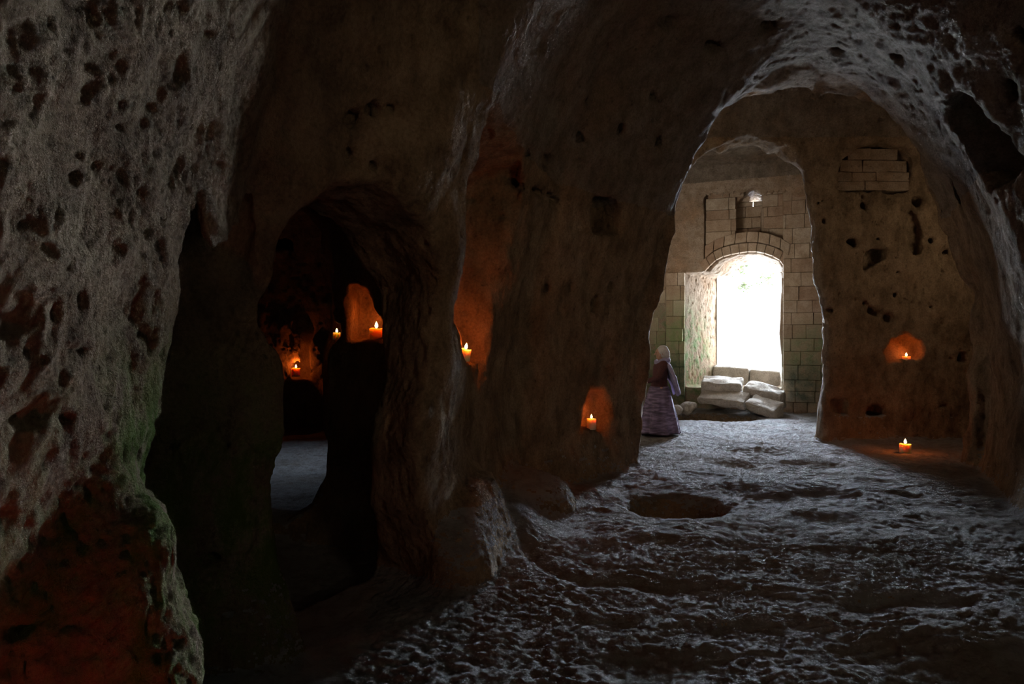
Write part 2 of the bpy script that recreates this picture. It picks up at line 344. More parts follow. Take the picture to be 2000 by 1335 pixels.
def np_mesh(name, V, Q, smooth=True):
    me = bpy.data.meshes.new(name)
    me.vertices.add(len(V)); me.vertices.foreach_set('co', V.astype(np.float32).ravel())
    k = Q.shape[1]
    me.loops.add(len(Q)*k); me.loops.foreach_set('vertex_index', Q.astype(np.int32).ravel())
    me.polygons.add(len(Q)); me.polygons.foreach_set('loop_start', np.arange(0, len(Q)*k, k, dtype=np.int32))
    try: me.polygons.foreach_set('loop_total', np.full(len(Q), k, np.int32))
    except Exception: pass
    if smooth: me.polygons.foreach_set('use_smooth', np.ones(len(Q), bool))
    me.update(calc_edges=True)
    return me
def wl(p): return (p[:, 0]-WF[0][0])*WF[2][0]+(p[:, 1]-WF[0][1])*WF[2][1]
def ul(p): return (p[:, 0]-WF[0][0])*WF[1][0]+(p[:, 1]-WF[0][1])*WF[1][1]
fc = V[Q].mean(1)
# keep: nothing beyond the doorway mouth
keep = wl(fc) < 1.55
Q = Q[keep]; fc = fc[keep]
def compact(V, Q):
    u, inv = np.unique(Q, return_inverse=True); return V[u], inv.reshape(Q.shape)
def subdivided(V, Q, lev):
    V, Q = compact(V, Q); me = np_mesh('tmp', V, Q)
    o = bpy.data.objects.new('tmp', me); C.objects.link(o)
    m = o.modifiers.new('s', 'SUBSURF'); m.levels = lev; m.subdivision_type = 'CATMULL_CLARK'
    try: m.boundary_smooth = 'PRESERVE_CORNERS'
    except Exception: pass
    dg = bpy.context.evaluated_depsgraph_get(); em = bpy.data.meshes.new_from_object(o.evaluated_get(dg))
    n = len(em.vertices); v = np.empty(n*3, np.float32); em.vertices.foreach_get('co', v)
    nn = np.empty(n*3, np.float32); em.vertex_normals.foreach_get('vector', nn)
    q = np.empty(len(em.loops), np.int32); em.loops.foreach_get('vertex_index', q)
    bpy.data.objects.remove(o); bpy.data.meshes.remove(me); bpy.data.meshes.remove(em)
    return v.reshape(-1, 3), nn.reshape(-1, 3), q.reshape(-1, 4)
def roughen(v, nn, near):
    fl = np.clip((nn[:, 2]-.45)/.3, 0, 1)*(v[:, 2] < .5)
    wall = 1-fl
    w_ = wl(v); mas = np.clip((w_+.4)/.15, 0, 1)*(w_ < .2)
    # walls: hacked rock, elongated a little upward, with small pocks
    a = fbm(v, (9, 9, 5.5), 3, 31)*.011
    pk = vnoise(v, (15, 15, 12), 47); pk = -np.clip(pk-.5, 0, 1)*.06
    a = a+pk+fbm(v, 26, 2, 8)*.005
    if near: a = a+fbm(v, 55, 2, 77)*.0025
    leftnear = ((v[:, 0] < -.9) & (v[:, 1] < 2.6))
    a = a+leftnear*(-np.abs(fbm(v, (21, 21, 13), 3, 91))*.012+.004-np.clip(vnoise(v, (30, 30, 22), 17)-.45, 0, 1)*.04)
    vault = (v[:, 2] > 3.0)
    a = a+vault*fbm(v, (11, 5, 11), 3, 14)*.012
    f = (.5-np.abs(fbm(v, (10, 13, 10), 3, 61)))*.012+fbm(v, (23, 28, 21), 2, 66)*.011
    if near: f = f+fbm(v, 48, 2, 71)*.003
    d = wall*a*(1-.8*mas)+fl*f
    return v+nn*d[:, None]

# ------------------------------------------------------------------ materials
def new_mat(name):
    m = bpy.data.materials.new(name); m.use_nodes = True; nt = m.node_tree
    for n in list(nt.nodes): nt.nodes.remove(n)
    out = nt.nodes.new('ShaderNodeOutputMaterial'); b = nt.nodes.new('ShaderNodeBsdfPrincipled')
    nt.links.new(b.outputs[0], out.inputs[0]); return m, nt, b
def N_(nt, t, **kw):
    n = nt.nodes.new(t)
    for k, v in kw.items():
        if k in n.inputs: n.inputs[k].default_value = v
        else: setattr(n, k, v)
    return n
def ramp(nt, src, stops):
    r = nt.nodes.new('ShaderNodeValToRGB'); el = r.color_ramp.elements
    while len(el) < len(stops): el.new(.5)
    for e, (p, c) in zip(el, stops): e.position = p; e.color = (*c, 1) if len(c) == 3 else c
    nt.links.new(src, r.inputs[0]); return r
def mixc(nt, fac, a, b, mode='MIX'):
    m = nt.nodes.new('ShaderNodeMix'); m.data_type = 'RGBA'; m.blend_type = mode
    if isinstance(fac, float): m.inputs[0].default_value = fac
    else: nt.links.new(fac, m.inputs[0])
    for s, i in ((a, 6), (b, 7)):
        if isinstance(s, tuple): m.inputs[i].default_value = (*s, 1)
        else: nt.links.new(s, m.inputs[i])
    return m.outputs[2]
def math_(nt, op, a, b=None, c=None):
    m = nt.nodes.new('ShaderNodeMath'); m.operation = op
    for i, s in enumerate((a, b, c)):
        if s is None: continue
        if isinstance(s, (int, float)): m.inputs[i].default_value = s
        else: nt.links.new(s, m.inputs[i])
    return m.outputs[0]
def bump_chain(nt, b, items):
    prev = None
    for h, dist, strength in items:
        bp_ = nt.nodes.new('ShaderNodeBump'); bp_.inputs['Strength'].default_value = strength; bp_.inputs['Distance'].default_value = dist
        nt.links.new(h, bp_.inputs['Height'])
        if prev: nt.links.new(prev, bp_.inputs['Normal'])
        prev = bp_.outputs[0]
    nt.links.new(prev, b.inputs['Normal'])
def coords(nt, scale=(1, 1, 1), rot=(0, 0, 0)):
    t = nt.nodes.new('ShaderNodeTexCoord'); m = nt.nodes.new('ShaderNodeMapping')
    m.inputs['Scale'].default_value = scale; m.inputs['Rotation'].default_value = rot
    nt.links.new(t.outputs['Object'], m.inputs['Vector']); return m.outputs[0]
def noise(nt, vec, scale, detail=6, rough=.6):
    n = N_(nt, 'ShaderNodeTexNoise', Scale=scale, Detail=detail, Roughness=rough); nt.links.new(vec, n.inputs['Vector']); return n.outputs[0]
def sphere_mask(nt, vec, c, r, soft):
    d = nt.nodes.new('ShaderNodeVectorMath'); d.operation = 'DISTANCE'; nt.links.new(vec, d.inputs[0]); d.inputs[1].default_value = c
    return math_(nt, 'SMOOTHSTEP' if False else 'MULTIPLY', math_(nt, 'MINIMUM', math_(nt, 'MAXIMUM', math_(nt, 'DIVIDE', math_(nt, 'SUBTRACT', r, d.outputs['Value']), soft), 0.0), 1.0), 1.0)

def rock_mat(name, base, dark, warm, zs=.6, moss=None, bmp=1.0):
    m, nt, b = new_mat(name); vec = coords(nt); vst = coords(nt, (1, 1, zs))
    n1 = noise(nt, vec, .9, 5); c1 = ramp(nt, n1, [(.32, warm), (.52, base), (.72, tuple(x*1.15 for x in base))]).outputs[0]
    n2 = noise(nt, vst, 5, 8, .7); c2 = mixc(nt, ramp(nt, n2, [(.38, (0, 0, 0)), (.62, (1, 1, 1))]).outputs[0], dark, c1)
    c2 = mixc(nt, .8, c1, c2)
    n3 = noise(nt, vec, 45, 5, .7); c3 = mixc(nt, ramp(nt, n3, [(.35, (.62, .6, .58)), (.6, (1, 1, 1))]).outputs[0], (0, 0, 0), c2, 'MULTIPLY') if False else mixc(nt, 1.0, c2, ramp(nt, n3, [(.33, (.66, .64, .62)), (.58, (1, 1, 1))]).outputs[0], 'MULTIPLY')
    vo = N_(nt, 'ShaderNodeTexVoronoi', Scale=16.0); nt.links.new(vst, vo.inputs['Vector'])
    sel = N_(nt, 'ShaderNodeTexNoise', Scale=7.0, Detail=1.0); nt.links.new(vec, sel.inputs['Vector'])
    pock = math_(nt, 'MULTIPLY', ramp(nt, vo.outputs['Distance'], [(.10, (1, 1, 1)), (.26, (0, 0, 0))]).outputs[0], ramp(nt, sel.outputs[0], [(.52, (0, 0, 0)), (.6, (1, 1, 1))]).outputs[0])
    col = mixc(nt, math_(nt, 'MULTIPLY', pock, .45), c3, tuple(x*.45 for x in dark))
    if moss:
        for c, r, soft, g in moss:
            mk = math_(nt, 'MULTIPLY', sphere_mask(nt, vec, c, r, soft), ramp(nt, n2, [(.42, (0, 0, 0)), (.6, (1, 1, 1))]).outputs[0])
            col = mixc(nt, mk, col, g)
    nt.links.new(col, b.inputs['Base Color']); b.inputs['Roughness'].default_value = .95; b.inputs['Specular IOR Level'].default_value = .15
    inv = math_(nt, 'SUBTRACT', 1.0, pock)
    bump_chain(nt, b, [(inv, .025*bmp, .9), (n2, .09*bmp, .8), (noise(nt, vst, 22, 6, .8), .045*bmp, .9), (noise(nt, vec, 90, 4, .7), .012*bmp, .9)])
    return m
MOSS = (.10, .14, .035)
m_wall = rock_mat('weathered_tufa', (.41, .305, .20), (.15, .105, .065), (.33, .205, .115), moss=[((-1.25, 2.5, .75), 1.1, .5, (.10, .15, .03)), ((-1.2, 3.3, .5), .8, .4, (.10, .14, .03))])
m_ceil = rock_mat('hacked_vault_rock', (.36, .30, .235), (.17, .13, .095), (.31, .22, .15), zs=.8, bmp=1.3)
m_back = rock_mat('end_wall_stone', (.42, .335, .255), (.24, .17, .11), (.42, .25, .14), zs=1, bmp=.5,
                  moss=[((4.2, 15.5, 1.2), 1.7, .8, (.12, .17, .07)), ((6.9, 14.4, .9), 1.3, .8, (.10, .13, .07))])
m_step = rock_mat('pale_step_stone', (.62, .58, .52), (.36, .32, .27), (.55, .47, .38), zs=1, bmp=.6)

m_floor, nt, b = new_mat('worn_rock_floor')
vec = coords(nt)
n1 = noise(nt, vec, 1.1, 5); n2 = noise(nt, vec, 9, 8, .7); n3 = noise(nt, vec, 60, 5, .7)
col = mixc(nt, ramp(nt, n1, [(.35, (0, 0, 0)), (.65, (1, 1, 1))]).outputs[0], (.29, .27, .25), (.42, .42, .43))
col = mixc(nt, math_(nt, 'MULTIPLY', ramp(nt, n2, [(.35, (1, 1, 1)), (.55, (0, 0, 0))]).outputs[0], .6), col, (.16, .125, .095))
nt.links.new(col, b.inputs['Base Color']); b.inputs['Roughness'].default_value = .92; b.inputs['Specular IOR Level'].default_value = .15
vs = coords(nt, (1, 1.3, 1))
bump_chain(nt, b, [(n2, .10, .8), (noise(nt, vs, 26, 7, .8), .055, 1.0), (n3, .016, 1.0)])

OBJ = {}
def link_mesh(name, me, mat, kind=None, parent=None):
    me.materials.append(mat); o = bpy.data.objects.new(name, me); C.objects.link(o)
    if kind: o['kind'] = kind
    if parent: o.parent = parent
    OBJ.setdefault(name, o); return o
def add_structures(v, q, near):
    e1 = v[q[:, 1]]-v[q[:, 0]]; e2 = v[q[:, 2]]-v[q[:, 0]]; nz = np.cross(e1, e2); nz = nz[:, 2]/(np.linalg.norm(nz, axis=1)+1e-12)
    f = v[q].mean(1); w_ = wl(f)
    s = np.full(len(q), 0)
    lineX = np.interp(f[:, 1], [-2, 8.3, 16], [1.2, 3.8, 5.5])
    s[f[:, 0] > lineX] = 1
    s[(f[:, 1] > 8.35) & (f[:, 1] < 11.2)] = 2
    s[w_ > -.35] = 3
    s[(f[:, 2] > 3.2) & (f[:, 1] < 8.35) & (f[:, 0] > -.2)] = 4
    s[(f[:, 2] > 4.9) & ((w_ < -.35) | (f[:, 2] > 5.35))] = 4
    s[(nz > .45) & (f[:, 2] < .42) & (w_ < 0)] = 5
    return s
groups = {k: [] for k in range(6)}
names = {0: ('wall_left', m_wall), 1: ('wall_right', m_wall), 2: ('wall_middle', m_wall), 3: ('wall_back', m_back), 4: ('ceiling', m_ceil), 5: ('floor', m_floor)}
nearm = (fc[:, 1] < 5.2)
for near, lev in ((True, 2), (False, 1)):
    v, nn, q = subdivided(V, Q[nearm == near], lev)
    v = roughen(v, nn, near)
    s = add_structures(v, q, near)
    for k in range(6):
        qq = q[s == k]
        if len(qq): vv, qq = compact(v, qq); groups[k].append((vv, qq))
for k, g in groups.items():
    off = 0; vs_, qs_ = [], []
    for vv, qq in g: vs_.append(vv); qs_.append(qq+off); off += len(vv)
    me = np_mesh(names[k][0], np.concatenate(vs_), np.concatenate(qs_)); link_mesh(names[k][0], me, names[k][1], 'structure')
print('rock quads', sum(len(q) for g in groups.values() for _, q in g))

# ------------------------------------------------------------------ mesh helpers
def bm_obj(name, bm, mat, parent=None, smooth=False):
    me = bpy.data.meshes.new(name); bm.to_mesh(me); bm.free()
    if smooth:
        for p in me.polygons: p.use_smooth = True
    me.materials.append(mat); o = bpy.data.objects.new(name, me); C.objects.link(o)
    if parent: o.parent = parent
    return o
def tag(o, label, cat, group=None, kind=None):
    o['label'] = label; o['category'] = cat
    if group: o['group'] = group
    if kind: o['kind'] = kind
    return o
def empty(name, loc=(0, 0, 0)):
    o = bpy.data.objects.new(name, None); C.objects.link(o); o.location = loc; o.empty_display_size = .1; return o
def hexa(bm, co, bev=.015, seg=2):       # 8 corners, bottom ring then top ring
    vs = [bm.verts.new(c) for c in co]
    fs = [(3, 2, 1, 0), (4, 5, 6, 7), (0, 1, 5, 4), (1, 2, 6, 5), (2, 3, 7, 6), (3, 0, 4, 7)]
    ff = [bm.faces.new([vs[i] for i in f]) for f in fs]
    bmesh.ops.recalc_face_normals(bm, faces=ff)
    if bev: bmesh.ops.bevel(bm, geom=list({e for f in ff for e in f.edges}), offset=bev, segments=seg, affect='EDGES', profile=.6)
def lathe(bm, prof, n=32, jig=None):
    rings = []
    for r, z in prof:
        if r < 1e-6: rings.append([bm.verts.new((0, 0, z))]); continue
        rings.append([bm.verts.new((r*math.cos(2*math.pi*i/n)*(jig(i, z) if jig else 1), r*math.sin(2*math.pi*i/n)*(jig(i, z) if jig else 1), z)) for i in range(n)])
    for a, b_ in zip(rings[:-1], rings[1:]):
        for i in range(n):
            j = (i+1) % n
            if len(a) == 1: bm.faces.new((a[0], b_[i], b_[j]))
            elif len(b_) == 1: bm.faces.new((a[i], a[j], b_[0]))
            else: bm.faces.new((a[i], a[j], b_[j], b_[i]))

# ------------------------------------------------------------------ outer rock mass round the caves, with the door mouth left open
m_hill = rock_mat('cliff_rock', (.45, .38, .28), (.3, .24, .17), (.42, .33, .22))
bm = bmesh.new()
def quad(*c): bm.faces.new([bm.verts.new(x) for x in c])
x0, x1, y0, z0, z1 = -7.2, 9.6, -2.4, -1.6, 7.2
wo = 1.52
def yl(x):       # y of the facade line at x
    p = WF[0]+WF[2]*wo; return p[1]+(x-p[0])*WF[1][1]/WF[1][0]
quad((x0, y0, z0), (x1, y0, z0), (x1, y0, z1), (x0, y0, z1)); quad((x0, y0, z0), (x0, yl(x0), z0), (x0, yl(x0), z1), (x0, y0, z1))
quad((x1, y0, z0), (x1, yl(x1), z0), (x1, yl(x1), z1), (x1, y0, z1))
quad((x0, y0, z1), (x1, y0, z1), (x1, yl(x1), z1), (x0, yl(x0), z1)); quad((x0, y0, z0), (x1, y0, z0), (x1, yl(x1), z0), (x0, yl(x0), z0))
dl_, dr_ = DOORu[1][0]+.75-.04, DOORu[-2][0]+.06
wu0, wu1 = onplane(WF, 1433, 420)[0]-.02, onplane(WF, 1489, 420)[0]+.02
wz0, wz1 = onplane(WF, 1460, 459)[1], onplane(WF, 1470, 368)[1]
def fq(u0, u1, za, zb): quad(loc3(WF, u0, wo, za), loc3(WF, u1, wo, za), loc3(WF, u1, wo, zb), loc3(WF, u0, wo, zb))
ua = (x0-(WF[0]+WF[2]*wo)[0])/WF[1][0]; ub = (x1-(WF[0]+WF[2]*wo)[0])/WF[1][0]
fq(ua, dl_, z0, z1); fq(dr_, ub, z0, z1); fq(dl_, dr_, z0, .55); fq(dl_, dr_, 3.72, wz0)
fq(dl_, wu0, wz0, wz1); fq(wu1, dr_, wz0, wz1); fq(dl_, dr_, wz1, z1)
o = bm_obj('cliff_rock_mass', bm, m_hill); o['kind'] = 'structure'

# ------------------------------------------------------------------ steps below the doorway
def stones_along(front, depth, drop, seed, rise=.0):
    """front: corner points (X,Y,Z of the front top edge); one hewn stone between each pair"""
    r = random.Random(seed); out = []
    for i in range(len(front)-1):
        a, b_ = np.array(front[i]), np.array(front[i+1]); g = (b_-a)*.012
        a = a+g; b_ = b_-g; n = np.array([-(b_-a)[1], (b_-a)[0], 0]); n /= np.linalg.norm(n)
        if n[1] < 0: n = -n
        dz = r.uniform(-.012, .012)
        c = (a+b_)/2
        bm = bmesh.new(); up = np.array([0, 0, 1.0])
        co = [a-up*drop+n*.03, b_-up*drop+n*.03, b_-up*drop+n*depth, a-up*drop+n*depth,
              a+up*dz, b_+up*(dz+r.uniform(-.01, .01)), b_+n*depth+up*(dz+.02+rise), a+n*depth+up*(dz+.015+rise)]
        hexa(bm, [tuple(q-c) for q in co], .055, 3)
        bmesh.ops.triangulate(bm, faces=bm.faces[:]); 
        for _ in range(3): bmesh.ops.subdivide_edges(bm, edges=[e for e in bm.edges if e.calc_length() > .05], cuts=1, use_grid_fill=True)
        bm.normal_update()
        vs = np.array([v.co[:] for v in bm.verts], np.float32)+c.astype(np.float32); d = fbm(vs, 5, 3, seed+i)*.028+fbm(vs, 22, 2, 5)*.005
        for v, dd in zip(bm.verts, d): v.co += v.normal*float(dd)
        o = bm_obj('step_stone', bm, m_step, smooth=True); o.location = tuple(c); out.append(o)
    return out
def Q3(px, py, z):      # where the line of sight meets height z
    Y = (CAMZ-z)*F/(py-HZ); return ((px-1000)/F*Y, Y, z)
low = stones_along([P(1360, 773, 14.6), P(1453, 785, 13.95), P(1512, 806, 13.45)], .5, .17, 21, .16)
mid = stones_along([P(1368, 746, 14.85), P(1450, 752, 14.5), P(1524, 774, 13.95)], .48, .30, 22, .12)
top = stones_along([P(1392, 715, 16.45), P(1462, 721, 16.0), P(1545, 728, 15.5)], .3, .5, 23, .0)
for o, l in zip(low, ['long pale stone on the left of the lowest curved step above the dark pit', 'shorter pointed stone at the right end of the lowest curved step']):
    tag(o, l, 'step', 'stones of the lowest step')
for o, l in zip(mid, ['longest hewn stone of the second step, on its left under the bright doorway', 'rounded right hand stone of the second step beside the right jamb']):
    tag(o, l, 'step', 'stones of the second step')
for o, l in zip(top, ['left grey block of the threshold at the back of the doorway', 'right grey block of the threshold at the back of the doorway']): tag(o, l, 'threshold', 'threshold blocks of the doorway')
rub = []
for px, py, Y, r, l in [(1345, 779, 14.6, .17, 'brown rubble block left of the lowest step'), (1318, 776, 14.4, .13, 'small rounded stone against the mossy pier left of the steps')]:
    bm = bmesh.new(); bmesh.ops.create_icosphere(bm, subdivisions=4, radius=r)
    vs = np.array([v.co[:] for v in bm.verts], np.float32)
    for v, dd in zip(bm.verts, fbm(vs, 5, 3, px)*.04): v.co = Vector((v.co.x*1.15, v.co.y, v.co.z*.85)) + v.co.normalized()*float(dd)
    o = bm_obj('loose_stone', bm, m_step, smooth=True); p = P(px, py, Y); o.location = (p[0], p[1], r*.6); tag(o, l, 'stone', 'loose stones beside the steps')

# ------------------------------------------------------------------ dressed masonry of the end wall
m_ash, nt, b = new_mat('ashlar_stone')
vec = coords(nt); oi = nt.nodes.new('ShaderNodeObjectInfo')
gm = nt.nodes.new('ShaderNodeNewGeometry')
cr = ramp(nt, gm.outputs['Random Per Island'], [(0, (.42, .32, .23)), (.35, (.50, .41, .31)), (.7, (.38, .27, .19)), (1, (.54, .47, .37))])
n2 = noise(nt, vec, 4, 7, .7); n3 = noise(nt, vec, 38, 6, .75)
col = mixc(nt, 1.0, cr.outputs[0], ramp(nt, n2, [(.3, (.62, .56, .5)), (.6, (1, 1, 1))]).outputs[0], 'MULTIPLY')
col = mixc(nt, 1.0, col, ramp(nt, n3, [(.35, (.75, .72, .7)), (.6, (1, 1, 1))]).outputs[0], 'MULTIPLY')
for c, r, soft, g in [((4.4, 15.4, 1.2), 1.9, 1.0, (.17, .21, .09)), ((3.9, 15.5, .6), .9, .5, (.05, .08, .05)), ((6.9, 14.3, 1.2), 1.1, .6, (.15, .18, .09)), ((6.6, 14.4, .6), .7, .4, (.06, .07, .05))]:
    mk = math_(nt, 'MULTIPLY', sphere_mask(nt, vec, c, r, soft), ramp(nt, n2, [(.35, (.15, .15, .15)), (.6, (.95, .95, .95))]).outputs[0]); col = mixc(nt, mk, col, g)
nt.links.new(col, b.inputs['Base Color']); b.inputs['Roughness'].default_value = .95; b.inputs['Specular IOR Level'].default_value = .1
bump_chain(nt, b, [(n2, .05, .5), (n3, .015, .8)])

def in_poly(u, z, poly):
    c = False
    for i in range(len(poly)):
        a, b_ = poly[i], poly[(i+1) % len(poly)]
        if (a[1] > z) != (b_[1] > z) and u < (b_[0]-a[0])*(z-a[1])/(b_[1]-a[1])+a[0]: c = not c
    return c
def block(bm, u0, u1, za, zb, wf, wb, r, bev=.009, top=None):
    j = lambda s=.012: r.uniform(-s, s); w_ = wf+j(.014)
    t0, t1 = (zb, zb) if top is None else top
    co = [loc3(WF, u0, w_+j(.006), za), loc3(WF, u1, w_+j(.006), za), loc3(WF, u1, wb, za), loc3(WF, u0, wb, za),
          loc3(WF, u0+j(.004), w_+j(.006), t0), loc3(WF, u1+j(.004), w_+j(.006), t1), loc3(WF, u1, wb, t1), loc3(WF, u0, wb, t0)]
    hexa(bm, co, bev, 2)
# blocks are only laid where the photo shows cut stone; 'skip' keeps them out of door and window
BU = lambda px, py: onplane(WF, px, py)
dpu = [BU(*q) for q in DOOR]; wpu = [BU(*q) for q in WIN]
RELIEF = [BU(*q) for q in [(1378, 540), (1385, 502), (1412, 480), (1455, 470), (1500, 476), (1530, 500), (1540, 540)]]
def courses(bm, u0, u1, z0, z1, wf, wb, seed, hmin=.2, hmax=.3, lmin=.3, lmax=.6, holes=()):
    r = random.Random(seed); z = z0
    while z < z1-.06:
        h = min(r.uniform(hmin, hmax), z1-z); u = u0-r.uniform(0, .25)
        while u < u1-.02:
            L = r.uniform(lmin, lmax); a = max(u, u0); e = min(u+L, u1)
            if e-a > .05:
                segs = [(a, e)]
                for hp in holes:       # cut the block where an opening is
                    ns = []
                    for (sa, se) in segs:
                        n = 12; run = None
                        for k in range(n+1):
                            uu = sa+(se-sa)*k/n; inside = any(in_poly(uu, z+h*f, hp) for f in (.15, .5, .85))
                            if not inside and run is None: run = uu
                            if (inside or k == n) and run is not None:
                                if uu-run > .05: ns.append((run, uu if not inside else uu-(se-sa)/n*.5))
                                run = None
                    segs = ns
                for (sa, se) in segs:
                    if se-sa > .05: block(bm, sa+.003, se-.003, z+.003, z+h-.003, wf, wb, r)
            u += L
        z += h
parts = []
zf = 0.0
# field of small blocks round the window, set back in the tall blind arch
bm = bmesh.new(); uL, uR = BU(1378, 500)[0], BU(1549, 500)[0]
zt = BU(1450, 300)[1]
blind = [BU(*q) for q in [(1378, 560), (1378, 375), (1394, 330), (1450, 305), (1510, 315), (1546, 352), (1548, 560)]]
r = random.Random(5); z = BU(1450, 520)[1]
while z < zt:
    h = r.uniform(.22, .30); u = uL
    while u < uR:
        L = r.uniform(.3, .62); e = min(u+L, uR); um = (u+e)/2
        if e-u > .06:
            n = 10; run = None
            for k in range(n+1):
                uu = u+(e-u)*k/n
                ok = all(in_poly(min(max(uu, uL+.01), uR-.01), z+h*f, blind) for f in (.2, .8)) and not any(in_poly(uu, z+h*f, wpu) for f in (.1, .5, .9)) and not any(in_poly(uu, z+h*f, RELIEF) for f in (.1, .5, .9))
                if ok and run is None: run = uu
                if (not ok or k == n) and run is not None:
                    if uu-run > .05: block(bm, run+.003, uu-.003, z+.003, z+h-.003, .08, .22, r, .012)
                    run = None
        u += L
    z += h
o = bm_obj('wall_back_upper', bm, m_ash); o['kind'] = 'structure'
# pier of tall blocks right of the door, full height
bm = bmesh.new()
courses(bm, BU(1529, 600)[0], BU(1640, 600)[0], -.05, BU(1560, 300)[1], -.09, .1, 9, .22, .36, .28, .5, holes=[dpu])
o = bm_obj('wall_back_right_pier', bm, m_ash); o['kind'] = 'structure'
# mossy pier left of the door
bm = bmesh.new()
courses(bm, BU(1302, 600)[0], BU(1338, 600)[0], -.05, BU(1320, 530)[1], -.13, .1, 12, .3, .42, .3, .5)
courses(bm, BU(1225, 600)[0], BU(1300, 600)[0], -.05, BU(1320, 560)[1], -.02, .1, 13, .3, .4, .3, .5)
o = bm_obj('wall_back_left_pier', bm, m_ash); o['kind'] = 'structure'
# voussoirs of the door arch, two rings
def arc_pts(keys, n):
    keys = [BU(*k) for k in keys]; seg = [math.dist(a, b_) for a, b_ in zip(keys[:-1], keys[1:])]; T = sum(seg); out = []
    for i in range(n+1):
        t = T*i/n; k = 0
        while k < len(seg)-1 and t > seg[k]: t -= seg[k]; k += 1
        a, b_ = np.array(keys[k]), np.array(keys[k+1]); out.append(a+(b_-a)*t/seg[k])
    return out
def catm(keys, m=6):
    out = []
    K = [keys[0]]+list(keys)+[keys[-1]]
    for i in range(1, len(K)-2):
        p0, p1, p2, p3 = [np.array(q, float) for q in K[i-1:i+3]]
        for k in range(m):
            t = k/m; out.append(tuple(.5*((2*p1)+(-p0+p2)*t+(2*p0-5*p1+4*p2-p3)*t*t+(-p0+3*p1-3*p2+p3)*t**3)))
    out.append(keys[-1]); return out
def voussoirs(bm, inner, outer, n, wf, wb, seed):
    r = random.Random(seed); ai = arc_pts(catm(inner), n); ao = arc_pts(catm(outer), n)
    for i in range(n):
        g = .012; a, b_, c, d = ai[i], ai[i+1], ao[i+1], ao[i]
        a2 = a+(b_-a)*g*2; b2 = b_-(b_-a)*g*2; c2 = c-(c-d)*g*2; d2 = d+(c-d)*g*2; w_ = wf+r.uniform(-.01, .01)
        hexa(bm, [loc3(WF, a2[0], w_, a2[1]), loc3(WF, b2[0], w_, b2[1]), loc3(WF, b2[0], wb, b2[1]), loc3(WF, a2[0], wb, a2[1]),
                  loc3(WF, d2[0], w_, d2[1]), loc3(WF, c2[0], w_, c2[1]), loc3(WF, c2[0], wb, c2[1]), loc3(WF, d2[0], wb, d2[1])], .012, 2)
bm = bmesh.new()
voussoirs(bm, [(1376, 530), (1402, 505), (1440, 494), (1480, 491), (1518, 504), (1532, 520)], [(1366, 514), (1398, 489), (1438, 477), (1482, 475), (1524, 488), (1541, 505)], 11, -.03, .35, 3)
o = bm_obj('trim_1', bm, m_ash); o['kind'] = 'structure'
bm = bmesh.new()
voussoirs(bm, [(1377, 505), (1400, 487), (1438, 475.5), (1482, 473.5), (1524, 486), (1540, 500)], [(1377, 482), (1405, 466), (1450, 455), (1490, 455), (1525, 466), (1543, 478)], 8, -.13, .2, 4)
o = bm_obj('trim_2', bm, m_ash); o['kind'] = 'structure'
# stone blocking of the little arched window
bm = bmesh.new(); r = random.Random(8)
wu = [BU(1434, 457)[0]-.05, BU(1488, 457)[0]+.06]; z = BU(1450, 460)[1]; 
for h, spl in [(.24, .5), (.26, .62), (.26, .42), (.12, .66)]:
    cu = wu[0]+(wu[1]-wu[0])*spl
    block(bm, wu[0], cu-.006, z, z+h-.012, .42, .6, r); block(bm, cu+.006, wu[1], z, z+h-.012, .42, .6, r); z += h
block(bm, wu[0], wu[0]+(wu[1]-wu[0])*.55, z, z+.12, .42, .6, r)
o = bm_obj('window_1', bm, m_ash); o['kind'] = 'structure'
# rough blocks closing the blind arch over the right hand rock face
bm = bmesh.new(); r = random.Random(14)
def fblock(px0, px1, py0, py1, Y, dep):
    a, b_ = P(px0, py1, Y), P(px1, py0, Y); j = lambda: r.uniform(-.012, .012); y0 = Y+j()*2
    co = [(a[0], y0, a[2]+j()), (b_[0], y0+j()*.5, a[2]+j()), (b_[0], Y+dep, a[2]), (a[0], Y+dep, a[2]), (a[0]+j(), y0, b_[2]+j()), (b_[0]+j(), y0, b_[2]+j()), (b_[0], Y+dep, b_[2]), (a[0], Y+dep, b_[2])]
    hexa(bm, co, .01, 2)
for y0_, y1_, cuts in [(290, 312, [1655, 1700, 1752]), (313, 334, [1640, 1684, 1735, 1772]), (335, 353, [1634, 1665, 1712, 1776]), (354, 371, [1634, 1690, 1730, 1776])]:
    for a_, b__ in zip(cuts[:-1], cuts[1:]): fblock(a_+.2, b__-.2, y0_+.1, y1_+.7, 10.56, .4)
o = bm_obj('wall_right_blocking', bm, m_back); o['kind'] = 'structure'

# ------------------------------------------------------------------ outside: pale rocky ledge and a few shrubs by the mouth
m_out = rock_mat('sunlit_limestone', (.72, .68, .6), (.5, .45, .38), (.68, .6, .5))
bm = bmesh.new(); n = 60
c0 = np.array(loc3(WF, (du0+du1)/2, 3.9, .55))
g = [[None]*n for _ in range(n)]
pts = []
for i in range(n):
    for j in range(n):
        u = -7+14*i/(n-1); w_ = 1.4+1.3*j/(n-1); pts.append(loc3(WF, (du0+du1)/2+u*.3, w_, .62-.3*(w_-1.4)))
pts = np.array(pts, np.float32); pts[:, 2] += fbm(pts, .9, 4, 3)*.06
vv = [bm.verts.new(p) for p in pts]
for i in range(n-1):
    for j in range(n-1): bm.faces.new((vv[i*n+j], vv[(i+1)*n+j], vv[(i+1)*n+j+1], vv[i*n+j+1]))
o = bm_obj('rock_ledge_ground', bm, m_out, smooth=True); o['kind'] = 'structure'
